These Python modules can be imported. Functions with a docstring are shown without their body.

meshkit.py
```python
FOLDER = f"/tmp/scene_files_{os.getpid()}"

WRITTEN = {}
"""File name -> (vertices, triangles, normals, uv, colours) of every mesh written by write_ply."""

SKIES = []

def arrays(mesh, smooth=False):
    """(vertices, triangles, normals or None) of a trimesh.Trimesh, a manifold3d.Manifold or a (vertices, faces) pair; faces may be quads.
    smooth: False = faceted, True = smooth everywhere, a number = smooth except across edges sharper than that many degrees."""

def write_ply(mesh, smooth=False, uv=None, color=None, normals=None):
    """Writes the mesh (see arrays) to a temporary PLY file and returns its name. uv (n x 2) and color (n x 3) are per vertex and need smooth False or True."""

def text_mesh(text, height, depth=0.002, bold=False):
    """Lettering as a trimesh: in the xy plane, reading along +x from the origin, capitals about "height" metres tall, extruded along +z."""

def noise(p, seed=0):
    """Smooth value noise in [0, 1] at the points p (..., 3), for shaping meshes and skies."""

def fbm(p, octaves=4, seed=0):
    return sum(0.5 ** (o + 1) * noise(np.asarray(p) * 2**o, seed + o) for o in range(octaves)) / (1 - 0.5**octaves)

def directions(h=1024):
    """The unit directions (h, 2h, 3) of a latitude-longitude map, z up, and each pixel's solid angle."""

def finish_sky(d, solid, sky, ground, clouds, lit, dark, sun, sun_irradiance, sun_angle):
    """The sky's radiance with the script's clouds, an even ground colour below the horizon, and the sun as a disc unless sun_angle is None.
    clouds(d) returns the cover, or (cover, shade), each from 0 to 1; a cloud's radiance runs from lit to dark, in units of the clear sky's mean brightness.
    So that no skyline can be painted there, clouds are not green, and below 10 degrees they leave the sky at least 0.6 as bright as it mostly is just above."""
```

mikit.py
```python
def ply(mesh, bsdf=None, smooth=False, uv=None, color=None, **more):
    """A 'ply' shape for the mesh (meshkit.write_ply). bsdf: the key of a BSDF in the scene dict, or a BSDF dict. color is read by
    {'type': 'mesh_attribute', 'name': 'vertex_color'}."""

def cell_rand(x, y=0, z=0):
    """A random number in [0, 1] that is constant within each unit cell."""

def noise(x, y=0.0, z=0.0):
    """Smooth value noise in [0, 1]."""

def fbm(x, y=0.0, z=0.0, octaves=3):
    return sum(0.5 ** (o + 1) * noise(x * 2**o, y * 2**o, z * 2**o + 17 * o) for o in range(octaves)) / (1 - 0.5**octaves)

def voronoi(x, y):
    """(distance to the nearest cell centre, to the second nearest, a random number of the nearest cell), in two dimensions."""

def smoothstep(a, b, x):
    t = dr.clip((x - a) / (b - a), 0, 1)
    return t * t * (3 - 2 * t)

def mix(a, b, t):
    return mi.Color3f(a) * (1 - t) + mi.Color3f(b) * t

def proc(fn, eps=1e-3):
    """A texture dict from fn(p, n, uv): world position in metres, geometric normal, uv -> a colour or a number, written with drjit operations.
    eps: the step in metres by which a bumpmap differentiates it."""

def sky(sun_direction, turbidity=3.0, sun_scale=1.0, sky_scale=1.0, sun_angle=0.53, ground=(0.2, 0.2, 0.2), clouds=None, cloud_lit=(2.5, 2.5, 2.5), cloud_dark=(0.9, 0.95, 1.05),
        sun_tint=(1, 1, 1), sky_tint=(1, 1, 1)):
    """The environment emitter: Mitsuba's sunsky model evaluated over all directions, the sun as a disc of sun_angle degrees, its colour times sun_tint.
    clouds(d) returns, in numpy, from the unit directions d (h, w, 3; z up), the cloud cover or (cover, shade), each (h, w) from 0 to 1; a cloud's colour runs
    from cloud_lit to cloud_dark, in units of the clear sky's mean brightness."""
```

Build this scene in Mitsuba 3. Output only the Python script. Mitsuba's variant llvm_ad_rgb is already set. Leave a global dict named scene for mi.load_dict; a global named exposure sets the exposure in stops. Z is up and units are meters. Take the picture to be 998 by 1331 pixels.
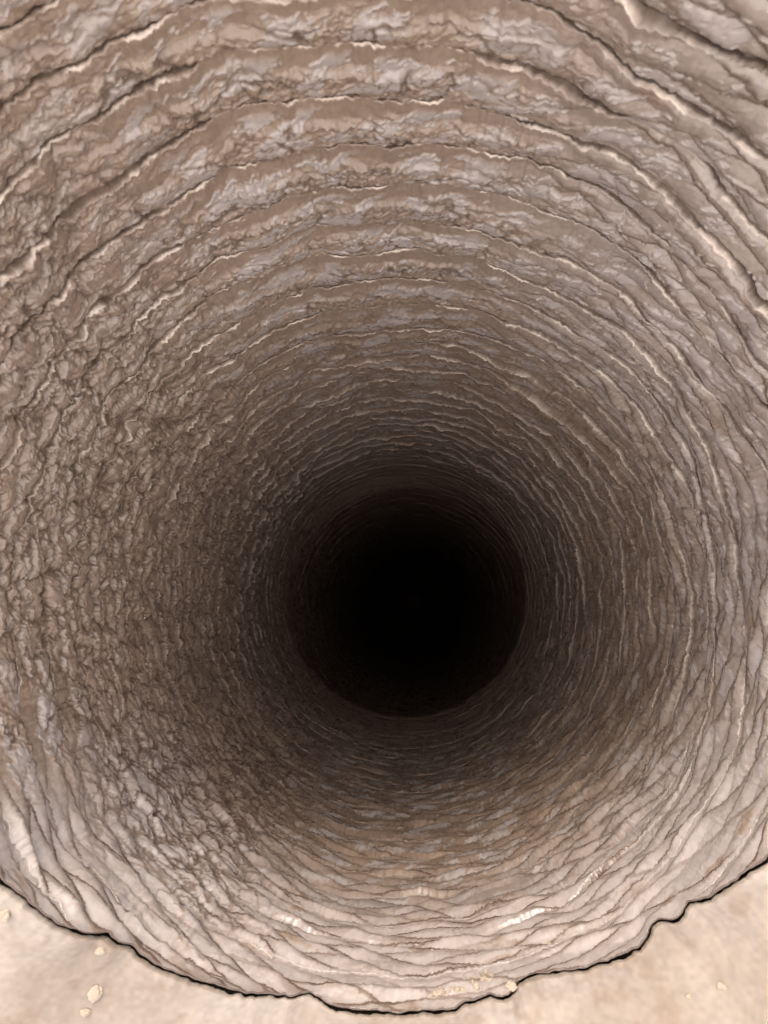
import math
import numpy as np
import trimesh
import drjit as dr
import mitsuba as mi
import mikit
from mikit import noise, fbm, smoothstep, mix

# ------------------------------------------------------------------ camera, sky, exposure
R = 0.15                       # radius of the bored hole, metres
FPX = 800.0                    # focal length in pixels of the 998-wide photograph
VX, VY = 525.0, 770.0          # where the hole's axis vanishes in the photograph
S = FPX / 650.0
CAM_H = 0.835 * S                  # camera above the middle of the mouth, in radii
nv = np.array([VX - 499, -(VY - 665.5), FPX]); nv /= np.linalg.norm(nv)
Z = -nv
X = np.array([1.0, 0, 0]) - Z * Z[0]; X /= np.linalg.norm(X)
Y = -np.cross(Z, X)
fwd = np.array([X[2], Y[2], Z[2]]); upv = np.array([X[1], Y[1], Z[1]])
cam = np.array([0, 0, CAM_H * R])
T = mi.ScalarTransform4f
exposure = 4.35
scene = {
    'type': 'scene',
    'camera': {'type': 'thinlens', 'fov': 2 * math.degrees(math.atan(499 / FPX)), 'fov_axis': 'x',
               'aperture_radius': 0.0005, 'focus_distance': 2.7 * R, 'near_clip': 0.005, 'far_clip': 500.0,
               'to_world': T().look_at(origin=cam.tolist(), target=(cam + fwd).tolist(), up=upv.tolist())},
    'sky': mikit.sky((-0.20, 0.70, 0.66), turbidity=3, sun_scale=0.22, sun_angle=28, sky_scale=1.0,
                     clouds=lambda d: 1.0, cloud_lit=(1.78, 1.67, 1.62), sun_tint=(0.90, 0.96, 1.10), ground=(0.02, 0.02, 0.02)),
}
labels = {}


def ray(p):
    """World directions (depth 1 along the hole's axis) of points of the 998 x 1331 photograph."""
    p = np.atleast_2d(np.asarray(p, float))
    c = np.stack([p[:, 0] - 499, -(p[:, 1] - 665.5), np.full(len(p), FPX)], 1)
    d = np.stack([c @ X, c @ Y, c @ Z], 1)
    return d / -d[:, 2:]


def on_wall(p):
    """(angle, depth below the camera in radii) where those points lie on the bore."""
    d = ray(p)
    return np.arctan2(d[:, 1], d[:, 0]), 1 / np.hypot(d[:, 0], d[:, 1])


# ------------------------------------------------------------------ noise on the unrolled wall
rng = np.random.default_rng(5)
TAB = rng.random((256, 256)) * 2 * np.pi
GX, GY = np.cos(TAB), np.sin(TAB)
PX, PY = rng.random((256, 256)), rng.random((256, 256))


def gn(x, y):
    """Gradient noise, about -1..1."""
    i, j = np.floor(x).astype(int), np.floor(y).astype(int)
    fx, fy = x - i, y - j
    u, v = fx**3 * (fx * (fx * 6 - 15) + 10), fy**3 * (fy * (fy * 6 - 15) + 10)
    def g(a, b):
        ii, jj = (i + a) & 255, (j + b) & 255
        return GX[ii, jj] * (fx - a) + GY[ii, jj] * (fy - b)
    return 1.5 * ((g(0, 0) * (1 - u) + g(1, 0) * u) * (1 - v) + (g(0, 1) * (1 - u) + g(1, 1) * u) * v)


def gf(x, y, n=4, g=0.5):
    return sum(g**o * gn(x * 2**o + 37.3 * o, y * 2**o + 11.7 * o) for o in range(n))


def worley(x, y, period):
    """Distances to the nearest two cell centres, repeating in x."""
    i, j = np.floor(x).astype(int), np.floor(y).astype(int)
    a, b = np.full(x.shape, 9.0), np.full(x.shape, 9.0)
    for p in (-1, 0, 1):
        for q in (-1, 0, 1):
            ii, jj = (i + p) % period, (j + q) & 255
            d = (i + p + PX[ii, jj] - x)**2 + (j + q + PY[ii, jj] - y)**2
            b = np.where(d < a, a, np.minimum(b, d)); a = np.minimum(a, d)
    return np.sqrt(a), np.sqrt(b)


def ss(a, b, x):
    t = np.clip((x - a) / (b - a), 0, 1)
    return t * t * (3 - 2 * t)


def sector(th, mid, half, soft):
    """1 within half degrees of mid, falling to 0 over soft degrees."""
    d = np.abs((np.degrees(th) - mid + 180) % 360 - 180)
    return 1 - ss(half, half + soft, d)


# ------------------------------------------------------------------ the rim and the ledges, measured from the photograph
RIM = [(-150,1015),(-70,1092),(0,1146),(30,1171),(65,1196),(105,1216),(135,1220),(150,1233),(170,1232),(190,1251),(230,1271),(281,1288),(321,1293),(361,1291),(381,1296),(401,1293),(431,1307),(471,1313),(500,1316),(548,1316),(598,1308),(633,1293),(645,1297),(663,1296),(672,1280),(688,1273),(713,1273),(758,1261),(808,1243),(838,1226),(858,1201),(883,1198),(898,1178),(928,1171),(958,1150),(998,1118),(1060,1062),(1130,985)]
LEDGES = [
 [(0,120),(55,85),(130,35),(200,15),(225,0),(718,0),(778,40),(838,85),(898,122),(948,155),(998,195)],
 [(0,225),(100,145),(200,90),(280,62),(350,47),(425,40),(498,43),(563,47),(623,58),(688,75),(738,93),(778,123),(798,140),(823,145),(878,175),(923,205),(951,245),(978,280),(998,300)],
 [(10,330),(60,285),(125,235),(190,190),(230,168),(300,140),(350,128),(425,115),(498,116),(568,115),(623,130),(698,150),(733,165),(758,183),(798,195),(848,225),(898,265),(933,300),(973,345),(998,380)],
 [(40,395),(100,340),(165,285),(200,263),(265,225),(325,205),(375,190),(435,180),(498,178),(563,178),(628,188),(673,195),(723,215),(758,235),(798,253),(828,275),(860,300),(893,330),(908,350),(938,385),(948,400),(978,440),(998,465)],
 [(115,395),(180,340),(215,318),(280,290),(310,273),(360,255),(375,245),(425,238),(498,232),(573,235),(628,243),(673,255),(723,275),(763,290),(808,315),(843,345),(873,375),(898,400),(933,435)],
 [(185,395),(250,353),(285,330),(375,300),(425,290),(498,284),(528,281),(588,286),(648,298),(708,322),(748,335),(788,360),(838,395),(888,450),(923,500)],
 [(75,645),(90,600),(115,550),(140,500),(170,475),(215,425),(260,390),(320,355),(360,342),(425,328),(498,320),(548,318),(573,328),(623,332),(663,345),(713,367),(768,395),(818,425),(868,485),(898,530),(923,575),(943,620),(958,680),(963,750)],
 [(130,600),(155,560),(175,520),(215,482),(275,430),(325,399),(370,380),(425,367),(498,355),(563,360),(628,370),(668,382),(708,399),(748,420),(788,447),(818,472),(848,507),(878,545),(908,600),(923,660),(933,720),(933,795)],
 [(185,585),(215,535),(245,495),(300,455),(330,433),(370,415),(425,397),(498,390),(573,392)],
 [(300,490),(350,460),(380,445),(465,425),(498,421)],
]
NT = 1700
TH = (np.arange(NT) + 0.5) / NT * 2 * np.pi - np.pi      # seam at the left, in the crumbly part
CO, SI = np.cos(TH), np.sin(TH)


def wrap(a):
    return np.interp(TH, np.r_[a[0] - 2 * np.pi, a[0], a[0] + 2 * np.pi], np.r_[a[1], a[1], a[1]])


def wavy(freq, seed, n=4, g=0.5):
    """Periodic noise of the angle alone."""
    return sum(g**o * gn(CO * freq * 2**o + seed * 3.7 + 50, SI * freq * 2**o + seed * 9.1 + 80) for o in range(n))


SLOPE = 0.36 * S
plane = CAM_H - SLOPE * SI                                # the ground's slope, as depth below the camera
rt, rd = on_wall(RIM)
o = np.argsort(rt); rt, rd = rt[o], rd[o]
inside = ss(0, 0.12, TH - rt[0]) * ss(0, 0.12, rt[-1] - TH)
rough = plane + 0.015 * wavy(6, 1) + 0.008 * wavy(30, 2)
rim = np.where(inside > 0, np.interp(TH, rt, rd), rough) * inside + rough * (1 - inside)
def blur(a, w):
    n = int(w / (2 * np.pi) * NT); kern = np.hanning(2 * n + 3); kern /= kern.sum()
    return np.convolve(np.r_[a[-n - 1:], a, a[:n + 1]], kern, 'valid')


rim = blur(blur(rim + 0.004 * wavy(45, 3), 0.009) + 0.0022 * wavy(38, 5, 3, 0.8), 0.004)
rim_far = plane + 0.01 * wavy(2, 4)

CRUMB = 0.2 + 0.8 * sector(TH, 190, 40, 30)
SMOOTH = np.maximum(sector(TH, -75, 45, 30), sector(TH, 5, 45, 35))       # the right and near walls carry long clean lines
levels, traced = [], []
for k, pts in enumerate(LEDGES):
    a, d = on_wall(pts)
    o = np.argsort(a); a, d = a[o], d[o]
    m = np.median(d)
    gap_to = 0.5 * (d[0] + d[-1])
    a2 = np.r_[a[0] - 0.5, a, a[-1] + 0.5]; d2 = np.r_[0.5 * (d[0] + m), d, 0.5 * (d[-1] + m)]
    levels.append(wrap((a2, d2))); traced.append(m)
base = [0.52 * S, 0.60 * S, 0.70 * S]                                 # ledges above the first traced one
first = [np.minimum(b + 0.02 * wavy(2, 20 + i), levels[0] - 0.075 * S * (3 - i)) for i, b in enumerate(base)]
levels = first + levels
d = float(np.median(levels[-1])) ; prev = levels[-1]
pitch = 0.122 * S
while d < 170.0 * S:
    d += pitch
    lv = d + 0.16 * pitch * wavy(1.2, len(levels), 2) + 0.20 * pitch * wavy(4, 7 + len(levels), 3)
    if len(levels) < 20:
        keep = 0.75 ** (len(levels) - 12)
        lv = lv + keep * (prev - np.median(prev)) * 0.9
    levels.append(lv); prev = lv
    if d > 4.2 * S: pitch *= 1.22
NL = len(levels)
for k in range(NL):
    levels[k] = levels[k] + S * (0.010 * wavy(14, 40 + k, 4, 0.6) * CRUMB + 0.010 * (1 - CRUMB) * wavy(3, 240 + k, 2) + 0.0022 * wavy(75, 340 + k, 3, 0.8)) * min(1.0, levels[k].mean() / S)
    if k: levels[k] = np.maximum(levels[k], levels[k - 1] + 0.045 * S)
LIP = 4.15 * S                                               # the bore widens and bends below this depth
lip_k = min(range(NL), key=lambda k: abs(np.median(levels[k]) - LIP))


# ------------------------------------------------------------------ the relief of the wall
def pillow(x):
    """A ridge that rises slowly, rolls over and drops into a sharp groove."""
    a = np.minimum(x / 0.62, 1)**0.9
    b = np.clip((1 - x) / 0.38, 0, 1)**0.7
    return np.minimum(a, b) - 0.12 * np.exp(-((x - 0.62) / 0.10)**2)


def relief(th, D, t, k, amp):
    """(inward height in radii, smear mask) for arrays of the same shape."""
    left = sector(th, 180, 34, 38)
    left = np.maximum(left, sector(th, 215, 15, 25)) * (1 - sector(th, 235, 32, 20) * (1 - ss(1.2 * S, 1.55 * S, D)))
    near = np.maximum(sector(th, -85, 50, 30), sector(th, 238, 24, 14) * (1 - ss(1.2 * S, 1.55 * S, D)))
    right = sector(th, 5, 45, 40)
    far = sector(th, 90, 55, 35)
    deep = ss(3.2 * S, 4.2 * S, D)

    def both(fn):                                        # no seam: cross-fade over the last 0.35 rad
        a = fn(th)
        w = 1 - ss(0, 0.35, th + np.pi)
        sel = w > 0
        if sel.any():
            a = a.copy() if a.ndim else a
            b = fn(th + 2 * np.pi)
            a = a * (1 - w) + b * w
        return a

    wob = gf(np.cos(th) * 2.2 + 40, np.sin(th) * 2.2 + D * 1.3 + 60, 3)
    big = 0.010 * wob + 0.010 * gf(np.cos(th) * 5 + D * 1.1 + 9, np.sin(th) * 5 + D * 2 + 33, 3)
    # diagonal tears between the ledges
    q = both(lambda a: gf(a * 5.0 + 3, (D * 1.0 + 0.16 * a) * 17, 4, 0.55))
    q2 = both(lambda a: gf(a * 7.0 + 71, (D * 1.0 - 0.30 * a) * 15 + 31, 6, 0.66))
    mid = ss(0.10, 0.35, t) * (1 - ss(0.80, 0.97, t))
    patch = ss(0.06, 0.20, q2 + 0.08 - 0.5 * np.abs(t - 0.6)) * ss(0.10, 0.3, t)
    smear = np.clip(patch * (1 - 0.8 * left) * (1 - 0.45 * right) * (1 - deep), 0, 1)
    # creases: sharp valleys along wandering lines
    c1 = np.abs(both(lambda a: gf(a * 5 + 13, (D + 0.22 * a) * 9 + 7, 4, 0.45)))
    c2 = np.abs(both(lambda a: gf(a * 11 + 90, (D - 0.12 * a) * 17 + 19, 3, 0.5)))
    crease = np.sqrt(np.minimum(c1, 0.16) / 0.16)
    crease2 = np.sqrt(np.minimum(c2, 0.14) / 0.14)
    # crumbs: small domes
    wx = 0.35 * q; wy = 0.35 * q2
    f1, f2 = worley((th + np.pi) * 57 / (2 * np.pi) + wx, D / S * 17 + wy, 57)
    dome = np.clip(f2 - f1, 0, 0.45) / 0.45
    g1, g2 = worley((th + np.pi) * 250 / (2 * np.pi) + 2 * wx, D * 47 + 2 * wy, 250)
    dome2 = np.clip(g2 - g1, 0, 0.5) / 0.5
    fine = both(lambda a: gf(a * 46, D * 60, 3, 0.6))
    # leaf-like scales on the right and near walls: saw teeth along steep diagonals
    # each band's diagonals start afresh at its ledge; they lean one way and sweep into the next ledge
    ph = both(lambda a: D / S * 17 + (4.2 + 1.5 * math.sin(k * 2.4)) * a + 0.45 * gf(a * 1.6, D * 2.4 + k * 3.1, 2)) + 5.37 * k
    saw = ph - np.floor(ph)
    leaf_m = np.clip(0.55 + 0.9 * gn(np.floor(ph) * 3.1 + 0.5, th * 1.7 + D * 1.5), 0, 1)
    leaf_m = leaf_m * ss(0.0, 0.12, t) * (1 - ss(0.88, 1.0, t))
    leaf = pillow(saw) * leaf_m
    # and long grooves that run almost along the rings
    ph2 = both(lambda a: D / S * 24 - 1.3 * a + 0.5 * gf(a * 1.5 + 8, D * 2.2 + 3, 2))
    saw2 = ph2 - np.floor(ph2)
    leaf2_m = np.clip(0.45 + 0.9 * gn(np.floor(ph2) * 2.7 + 0.5, th * 1.9 + 9), 0, 1)
    leaf2 = pillow(saw2) * leaf2_m
    h = big + (1 + 0.5 * ss(1.5 * S, 2.2 * S, D)) * amp * ((0.76 - 0.34 * near) * (1 - t) + (0.28 + 0.30 * near) * (1 - t**11))
    smooth_side = np.maximum(near, 0.85 * right)
    low = ss(0.30, 0.62, t + 0.15 * q)                   # the upper part of a band is rubbed smooth
    rag = np.maximum(low * (1 - smooth_side), left) * (1 - 0.65 * ss(1.5 * S, 2.6 * S, D))
    rag = np.maximum(rag, 0.35 * right * ss(1.3 * S, 1.8 * S, D) * (1 - deep))        # where the clay is torn
    h += 0.0095 * crease * (0.12 + 0.88 * rag) * (1 - 0.3 * left) + 0.0050 * (1 - 0.6 * left) * crease2 * (1 - 0.5 * smear) * (0.10 + 0.9 * rag)
    h += (0.0150 * left * (1 - 0.45 * sector(th, 225, 22, 20)) + 0.0015 * rag) * dome * (1 - 0.4 * smear)
    h += 0.0042 * rag * (1 - 0.75 * left) * dome2 * (1 - 0.8 * smear)
    h += 0.0050 * patch * (1 - 0.8 * near)
    h += 0.019 * smooth_side * leaf + 0.013 * np.maximum(0.8 * right, near) * leaf2
    h += 0.0024 * (1 - 0.5 * left) * fine * (1 - 0.75 * smear) * (0.25 + 0.75 * rag)
    # torn brown clay, with crevice shade painted in: under ledges, along cracks and scale edges
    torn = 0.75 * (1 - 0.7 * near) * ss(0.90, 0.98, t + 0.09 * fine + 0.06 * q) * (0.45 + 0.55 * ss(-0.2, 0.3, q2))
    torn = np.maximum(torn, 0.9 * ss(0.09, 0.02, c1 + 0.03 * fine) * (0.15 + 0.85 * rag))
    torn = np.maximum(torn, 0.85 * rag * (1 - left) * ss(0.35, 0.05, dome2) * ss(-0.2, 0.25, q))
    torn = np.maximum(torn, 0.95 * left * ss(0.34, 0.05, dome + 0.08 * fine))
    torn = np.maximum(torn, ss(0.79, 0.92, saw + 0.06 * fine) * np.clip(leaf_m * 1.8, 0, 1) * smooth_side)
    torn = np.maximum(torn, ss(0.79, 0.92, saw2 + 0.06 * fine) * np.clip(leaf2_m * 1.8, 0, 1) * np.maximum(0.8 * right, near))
    h = h * (1 - 0.45 * deep)
    # below the lip the bore is a little wider
    h -= 0.06 * ss(LIP, LIP + 0.34, D)
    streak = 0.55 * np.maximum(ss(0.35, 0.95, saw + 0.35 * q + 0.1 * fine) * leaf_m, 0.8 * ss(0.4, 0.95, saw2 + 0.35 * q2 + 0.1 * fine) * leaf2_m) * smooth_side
    torn = np.maximum(torn, 0.95 * streak)  # brown deepens towards each groove, shading put into the colour
    smear = np.clip(smear + np.maximum(near, 0.6 * right) * ss(-1.1, -0.45, q) * (1 - ss(1.40 * S, 2.05 * S, D)), 0, 1)
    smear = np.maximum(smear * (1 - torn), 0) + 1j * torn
    return h, smear


hs = 0.012 + 0.009 * wavy(4, 75, 3) + 0.004 * wavy(22, 76, 3)             # the wall's own relief dies away at the very lip


def at_lip(h, D):
    w = ss(0.0, 0.05 * S, D - rim[None])
    return h * w + hs[None] * (1 - w)


def centre(D):
    """The bore is not quite straight: its middle at depth D, in radii."""
    j = ss(LIP, LIP + 0.34, D)
    far_off = np.maximum(D - LIP, 0)                     # deeper down it drifts away from the camera's line
    turn = 5 * np.maximum((D - 60 * S) / (110 * S), 0)**2  # and bends away at the far end
    return 0.05 * j + 0.018 / S * far_off + turn, -0.12 * j - 0.016 / S * far_off


def to_xyz(th, D, h):
    cx, cy = centre(D)
    r = 1 - h
    return np.stack([(r * np.cos(th) + cx) * R, (r * np.sin(th) + cy) * R, (CAM_H - D) * R], -1)


def amp_of(k):
    """How far ledge k stands out, along the angle."""
    m = float(np.median(levels[k]))
    a = 0.0125 + 0.009 * wavy(2.5, 60 + k, 3) + wavy(11, 90 + k, 5, 0.7) * (0.0045 + 0.006 * CRUMB) * (1 - 0.5 * SMOOTH)
    a = a * (1 + 0.35 * sector(TH, 90, 60, 30) - 0.15 * sector(TH, 188, 35, 30) - 0.10 * sector(TH, -80, 60, 30) + 0.15 * sector(TH, 5, 45, 35))
    a = a * (1.25 - 0.35 * ss(0.7, 1.3, levels[k] / S)) * (1 - 0.5 * sector(TH, -85, 55, 30)) + 0.0024 * wavy(60, 120 + k, 3, 0.8)
    a = np.clip(a, 0.001, 0.05) * (1 if m < 3.4 * S else 0.5)
    return a


clay_color = {'type': 'mesh_attribute', 'name': 'vertex_color'}
scene['clay'] = {'type': 'twosided', 'bsdf': {'type': 'principled', 'base_color': clay_color,
                 'roughness': mikit.proc(lambda p, n, uv: 0.50 - 0.20 * uv.x + 0.15 * uv.y + 0.10 * (noise(p.x * 900, p.y * 900, p.z * 900) - 0.5)),
                 'specular': 0.5, 'clearcoat': 0.6, 'clearcoat_gloss': 0.75}}
# below the lip the wall is plain torn clay without the slurry film: matt
scene['raw_clay'] = {'type': 'twosided', 'bsdf': {'type': 'diffuse', 'reflectance': clay_color}}
BROWN = np.array([0.204, 0.149, 0.113]); TORN_SHADE = np.array([0.074, 0.046, 0.033]); GREY = np.array([0.325, 0.296, 0.290]); LIP_GLINT = np.array([0.60, 0.51, 0.435])


def clay_tint(th, D, sm, dry=np.zeros(1)):  # dry weights the pale highlight painted on the lips
    """sm: real part the grey film, imaginary part the torn clay with its painted shade."""
    a = gf(np.cos(th) * 3 + D * 2, np.sin(th) * 3 + D * 3 + 20, 4)[..., None]
    b = (gn(th * 60, D * 70) + 0.8 * gn(th * 170, D * 190) + 0.7 * gn(th * 330, D * 380))[..., None]
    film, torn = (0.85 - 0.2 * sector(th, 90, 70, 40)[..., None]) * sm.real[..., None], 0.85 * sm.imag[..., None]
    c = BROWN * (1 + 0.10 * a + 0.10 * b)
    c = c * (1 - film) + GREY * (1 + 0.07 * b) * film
    c = c * (1 - torn) + TORN_SHADE * (1 + 0.15 * b) * torn
    return np.clip(c * (1 - dry[..., None]) + LIP_GLINT * (1 + 0.1 * b) * dry[..., None], 0.02, 0.9)


def grid_faces(nr, ok, skip=None):
    i = np.array([x for x in range(nr - 1) if x != skip])[:, None] * NT; j = np.arange(NT)[None]; j2 = (j + 1) % NT
    a, b, c, e = i + j, i + j2, i + NT + j2, i + NT + j
    f = np.concatenate([np.stack([a, c, b], -1).reshape(-1, 3), np.stack([a, e, c], -1).reshape(-1, 3)])
    okf = ok.ravel()
    return f[okf[f].any(1)]


def clip_mesh(v, f, *att):
    used = np.unique(f); new = np.zeros(len(v), int); new[used] = np.arange(len(used))
    return (v[used], new[f]), [a[used] for a in att]


body = 'bore_hole'
labels[body] = {'label': 'deep round hole bored into wet brown clay, its wall ribbed with torn ledges', 'category': 'hole'}
edges = [rim_far * 0 + 0.30] + levels
EPS = 1e-6
ring_no = 0
tri_total = 0
amps = [amp_of(k) for k in range(NL)]
for k in range(-1, NL - 1):
    top = levels[k] if k >= 0 else np.full(NT, 0.30 * S)
    bot = levels[k + 1]
    if not (bot > rim + 0.002).any():
        continue
    am = amps[k] if k >= 0 else np.full(NT, 0.004)
    px = FPX * 0.77 * np.max(1 / np.maximum(top, np.minimum(rim, bot) ) - 1 / bot)
    n = int(np.clip(px * 1.05, 5, 60))
    tt = np.linspace(0, 1, n)**1.0
    t = np.repeat(tt[:, None], NT, 1)
    D = top + (bot - top) * t
    Dc = np.maximum(D, rim)
    t = np.clip((Dc - top) / (bot - top), 0, 1)
    th = np.repeat(TH[None], n, 0)
    h, sm = relief(th, Dc, t, k, am[None])
    h = at_lip(h, Dc)
    ok = D > rim + EPS
    if k >= 0:
        # the ledge: from the foot of the band above, inwards to the lip
        prev_top = levels[k - 1] if k >= 1 else np.full(NT, 0.30 * S)
        pa = amps[k - 1] if k >= 1 else np.full(NT, 0.004)
        Dl = np.maximum(top, rim)[None]
        hf, smf = relief(TH[None], Dl, np.ones((1, NT)), k - 1, pa[None])
        hf = at_lip(hf, Dl)
        lipd = h[:1] - hf
        cut = (top > rim + EPS)
        rows_h, rows_D, rows_s = [hf], [Dl], [smf]
        for w, up in ((0.35, 0.000), (0.75, 0.0035), (1.0, 0.0)):
            rows_h.append(hf + lipd * w); rows_D.append(np.where(cut, Dl - up * np.clip(am / 0.02, 0.2, 1.6) , Dl)); rows_s.append(smf * (1 - w) + sm[:1] * w)
        h = np.vstack(rows_h + [h]); Dc = np.vstack(rows_D + [Dc]); sm = np.vstack(rows_s + [sm])
        ok = np.vstack([np.repeat(cut[None], 3, 0), np.zeros((1, NT), bool), ok]); th = np.repeat(TH[None], len(h), 0)
    v = to_xyz(th, Dc, h).reshape(-1, 3)
    f = grid_faces(len(h), ok, 3 if k >= 0 else None)
    # pale highlight painted in patches on the lips that stand out
    glint = np.clip(ss(0.10, 0.0, t) if k < 0 else np.vstack([np.repeat([[0.0], [0.5], [0.9], [1.0]], NT, 1), 1 - ss(0.0, 0.05, t)]), 0, 1)
    glint = glint * (0.70 * ss(-0.20, 0.50, gf(th * 9, Dc * 9 + 4, 4, 0.6)) * ss(0.004, 0.014, am)[None] * (1 - 0.6 * ss(1.5 * S, 2.2 * S, Dc)) * (1 - ss(2.4 * S, 3.8 * S, Dc)) * (np.maximum(sector(TH, 88, 50, 40) * 0.9, sector(TH, 15, 40, 30) * 0.5) + 0.1)[None])
    col = clay_tint(th, Dc, sm, glint).reshape(-1, 3)
    uv = np.stack([sm.real.ravel(), sm.imag.ravel()], 1)
    mesh, (col, uv) = clip_mesh(v, f, col, uv)
    key = f'{body}__clay_ring' + (f'_{ring_no:03d}' if ring_no else '')
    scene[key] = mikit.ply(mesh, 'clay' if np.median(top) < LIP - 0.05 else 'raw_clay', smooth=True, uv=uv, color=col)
    ring_no += 1; tri_total += len(f)

# the bottom of the bore
hb, sb = relief(TH[None], levels[-1][None], np.ones((1, NT)), NL - 2, amps[NL - 2][None])
vb = to_xyz(TH[None], levels[-1][None], hb).reshape(-1, 3)
vb = np.vstack([vb, vb.mean(0) - [0, 0, 0.02]])
fb = np.stack([np.arange(NT), (np.arange(NT) + 1) % NT, np.full(NT, NT)], 1)
scene[f'{body}__bottom'] = mikit.ply((vb, fb), 'raw_clay', smooth=True, uv=np.zeros((NT + 1, 2)), color=np.tile(BROWN, (NT + 1, 1)))

# ------------------------------------------------------------------ the torn lip: a skin of clay, its broken edge, and the crack behind it
sr = np.clip(0.5 + 0.6 * wavy(6, 77, 3), 0, 1) + 0j
gap = np.clip(0.010 + 0.004 * wavy(5, 70, 4, 0.6) + 0.003 * wavy(30, 72, 3, 0.8), 0.005, 0.02)          # width of the crack behind the skin
skin = np.clip(0.006 + 0.003 * wavy(9, 71, 3), 0.003, 0.012)             # thickness of the skin
inner = 1 - hs
edge = inner + skin + gap
prof = [(inner, rim), (inner + 0.25 * skin, rim - 0.0015), (inner + 0.7 * skin, rim - 0.0012), (inner + skin, rim + 0.002)]
deep_crack = [(inner + skin, rim + 0.003), (inner + skin + 0.002, rim + 0.012), (inner + skin + 0.055, rim + 0.08), (edge + 0.13, rim + 0.12), (edge + 0.14, rim + 0.04), (edge + 0.004, rim + 0.012)]


def lathe(prof):
    return np.concatenate([np.stack([r * CO * R, r * SI * R, (CAM_H - D) * R], -1) for r, D in prof])


allrows = lambda n: np.ones((n, NT), bool)  # noqa: E731
v = lathe(prof)
thr = np.tile(TH, len(prof))
scene[f'{body}__torn_lip'] = mikit.ply((v, grid_faces(len(prof), allrows(len(prof)))), 'clay', smooth=True,
                                       uv=np.zeros((len(thr), 2)),
                                       color=np.tile(TORN_SHADE * 0.8, (len(thr), 1)))  # lip colour darkened so its lit crest stays subdued
scene['crack_shade'] = {'type': 'twosided', 'bsdf': {'type': 'principled', 'base_color': {'type': 'rgb', 'value': [0.15, 0.115, 0.092]}, 'roughness': 0.8}}  # earth with the crack's shade worked into its base colour
scene[f'{body}__crack'] = mikit.ply((lathe(deep_crack), grid_faces(len(deep_crack), allrows(len(deep_crack)))), 'crack_shade', smooth=False)
labels[f'{body}__crack'] = {'label': 'dark crack between the clay lip and the pale ground'}
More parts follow.
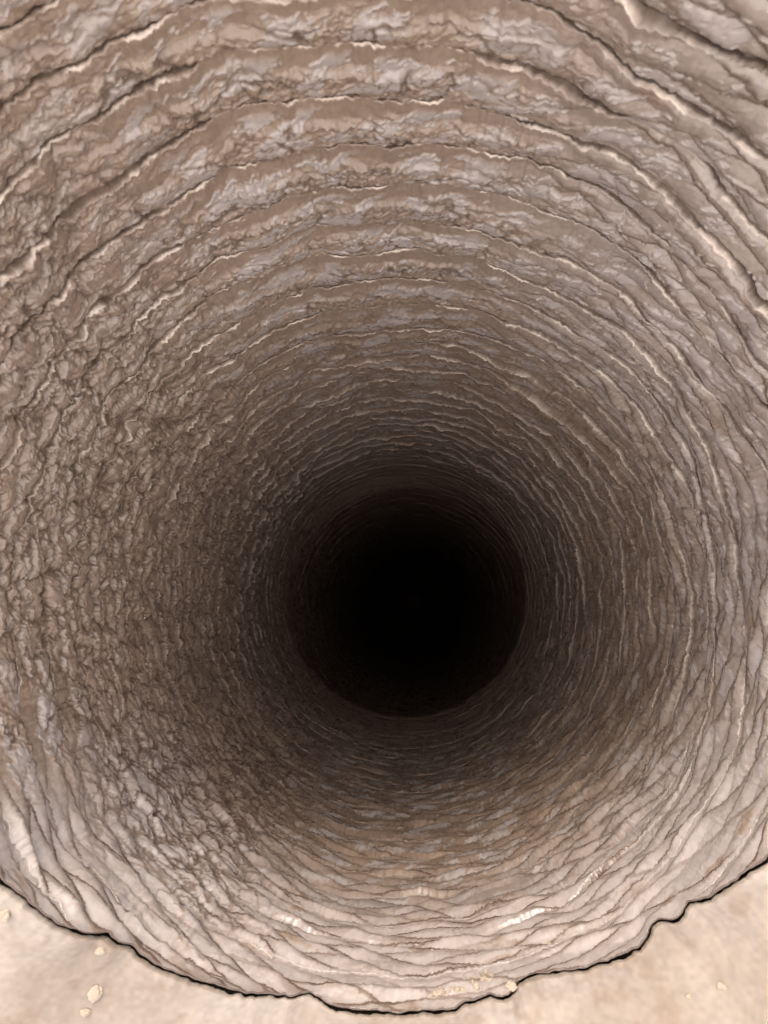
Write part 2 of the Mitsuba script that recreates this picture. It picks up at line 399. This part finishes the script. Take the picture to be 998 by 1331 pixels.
labels[f'{body}__torn_lip'] = {'label': 'thin ragged clay lip along the mouth of the hole'}

# ------------------------------------------------------------------ the ground around the mouth
esm = blur(rim - plane, 0.10)


def ground_D(th, r):
    """Depth of the ground below the camera, in radii, at angle th and distance r from the bore's axis."""
    y = r * np.sin(th)
    far_y = y / np.sqrt(1 + (r / 9.0)**2)
    flat = CAM_H - SLOPE * far_y
    near_k = 1 - ss(1.0, 1.12, r)
    e = np.interp(th, TH, rim - plane, period=2 * np.pi) * near_k + np.interp(th, TH, esm, period=2 * np.pi) * (1 - near_k)
    k = 1 - ss(1.0, 1.35, r)
    x = r * np.cos(th)
    lump = 0.012 * gf(x * 2.2, y * 2.2, 4) + 0.003 * gf(x * 14 + 5, y * 14, 3, 0.6)
    return flat + e * k - lump * np.minimum(1, (r - 0.9) * 3).clip(0.15) - 0.006


radii = np.concatenate([np.linspace(0, 0.5, 46)[1:], np.geomspace(0.5, 900, 60)[1:]])
rows = [(edge + 0.004, rim + 0.012), (edge - 0.001, rim + 0.008), (edge, ground_D(TH, edge) + 0.004), (edge + 0.004, ground_D(TH, edge + 0.004))]
for x in radii:
    rr = 1.03 + x + (edge + 0.004 - 1.03) * math.exp(-x / 0.05)
    rows.append((rr, ground_D(TH, rr)))
v = lathe(rows)
def earth(p, n, uv):
    a = fbm(p.x * 25, p.y * 25, p.z * 25 + 3, 4)
    b = fbm(p.x * 130 + 9, p.y * 130, p.z * 130, 3)
    g = noise(p.x * 600, p.y * 600, p.z * 600)
    c = mix([0.192, 0.158, 0.132], [0.250, 0.215, 0.188], smoothstep(0.36, 0.62, a))
    c = mix(c, [0.16, 0.115, 0.085], 0.45 * smoothstep(0.55, 0.72, b))
    return c * (0.88 + 0.24 * g)
scene['earth'] = {'type': 'twosided', 'bsdf': {'type': 'principled', 'base_color': mikit.proc(earth), 'roughness': 0.85, 'specular': 0.3}}
scene['ground'] = mikit.ply((v, grid_faces(len(rows), allrows(len(rows)))), 'earth', smooth=True)
labels['ground'] = {'label': 'pale dry sandy clay ground around the mouth of the hole', 'kind': 'structure'}
labels['sky'] = {'kind': 'structure'}
scene['dry_clod'] = {'type': 'twosided', 'bsdf': {'type': 'principled', 'base_color': mikit.proc(lambda p, n, uv: mix([0.215, 0.170, 0.130], [0.30, 0.250, 0.20], fbm(p.x * 400, p.y * 400, p.z * 400, 3))), 'roughness': 0.8}}


def lump(size, seed, flat=0.7, stretch=1.3):
    m = trimesh.creation.icosphere(3, 1.0)
    v = np.array(m.vertices)
    r2 = np.random.default_rng(seed)
    o3 = r2.random(3) * 50
    n3 = gf(v[:, 0] * 1.3 + o3[0] + v[:, 2], v[:, 1] * 1.3 + o3[1] - v[:, 2], 4, 0.6)
    v = v * (1 + 0.32 * n3)[:, None]
    for _ in range(6):                                    # broken faces
        d3 = r2.normal(size=3); d3 /= np.linalg.norm(d3)
        lim = r2.uniform(0.6, 0.85)
        v -= np.maximum(v @ d3 - lim, 0)[:, None] * d3 * 0.9
    return v * [stretch, 1, flat] * size, np.array(m.faces)


def crumb(key, p, px, seed, label, group=None, wall=False, rot=0.0, stretch=1.3):
    """A clod px pixels across in the photograph, resting on the ground (or pressed into the wall)."""
    d = ray(p)[0]
    if wall:
        a, D = (x[0] for x in on_wall([p]))
        at = to_xyz(a, D, 0.012); D0 = D                  # the wall's relief is about this high
    else:
        D0 = 1.1
        for _ in range(12):
            D0 = float(ground_D(np.array([math.atan2(d[1], d[0])]), np.array([math.hypot(d[0], d[1]) * D0]))[0])
        at = np.array([d[0] * D0, d[1] * D0, CAM_H - D0]) * R
    size = 0.6 * px / FPX * D0 * R / 2
    v, f = lump(size, seed, stretch=stretch)
    c, s2 = math.cos(rot), math.sin(rot)
    v = v @ np.array([[c, s2, 0], [-s2, c, 0], [0, 0, 1]])
    v = v + at + [0, 0, 0.15 * size]
    scene[key] = mikit.ply((v, f), 'dry_clod', smooth=40)
    labels[key] = {'label': label, 'category': 'soil crumb'}
    if group: labels[key]['group'] = group


crumb('clay_clod', (8, 1188), 24, 1, 'pale clod lying on the ground at the left edge of the photo', rot=1.2)
crumb('clay_clod_001', (130, 1236), 17, 2, 'small pale clod just outside the lip where its left notch is')
crumb('clay_clod_002', (124, 1291), 26, 3, 'pale golden clod, largest on the ground at lower left', rot=1.5)
crumb('clay_clod_003', (112, 1316), 17, 4, 'small clod right below the largest golden clod at lower left')
crumb('clay_clod_004', (938, 1282), 16, 5, 'lone pale clod on the ground at lower right')
crumb('clay_clod_005', (895, 1296), 9, 6, 'tiny clod left of the lone pale clod at lower right')
crumb('clay_clod_006', (666, 1289), 17, 7, 'golden crumb sitting in the notch of the lip at the bottom', wall=True)
crumb('clay_clod_007', (598, 1271), 9, 8, 'tiny pale crumb on the wall above the golden cluster', wall=True)
crumb('clay_clod_008', (563, 1243), 8, 9, 'tiny pale crumb on the near wall, left of two others', wall=True)
crumb('clay_clod_009', (716, 1233), 9, 10, 'pale crumb on the near wall, lower of the right pair', wall=True)
crumb('clay_clod_010', (718, 1201), 9, 11, 'pale crumb on the near wall, upper of the right pair', wall=True)
crumb('clay_clod_011', (298, 441), 10, 12, 'small round pale crumb stuck under a ledge high on the left wall', wall=True)
crumb('clay_clod_012', (102, 684), 9, 13, 'small white crumb stuck on the crumbly left wall', wall=True)
crumb('clay_clod_013', (178, 1005), 7, 14, 'tiny pale crumb low on the crumbly left wall', wall=True)
r4 = np.random.default_rng(44)
for i in range(26):
    u = r4.random()
    crumb(f'golden_crumb_{i:03d}' if i else 'golden_crumb', (562 + 78 * u + r4.normal() * 4, 1300 - 24 * u + r4.normal() * 5), 5 + 9 * r4.random()**2, 60 + i,
          'golden crumb in the cluster on the lip at the bottom', 'golden crumbs clustered on the lip', wall=True, rot=r4.uniform(0, 3), stretch=1.6)
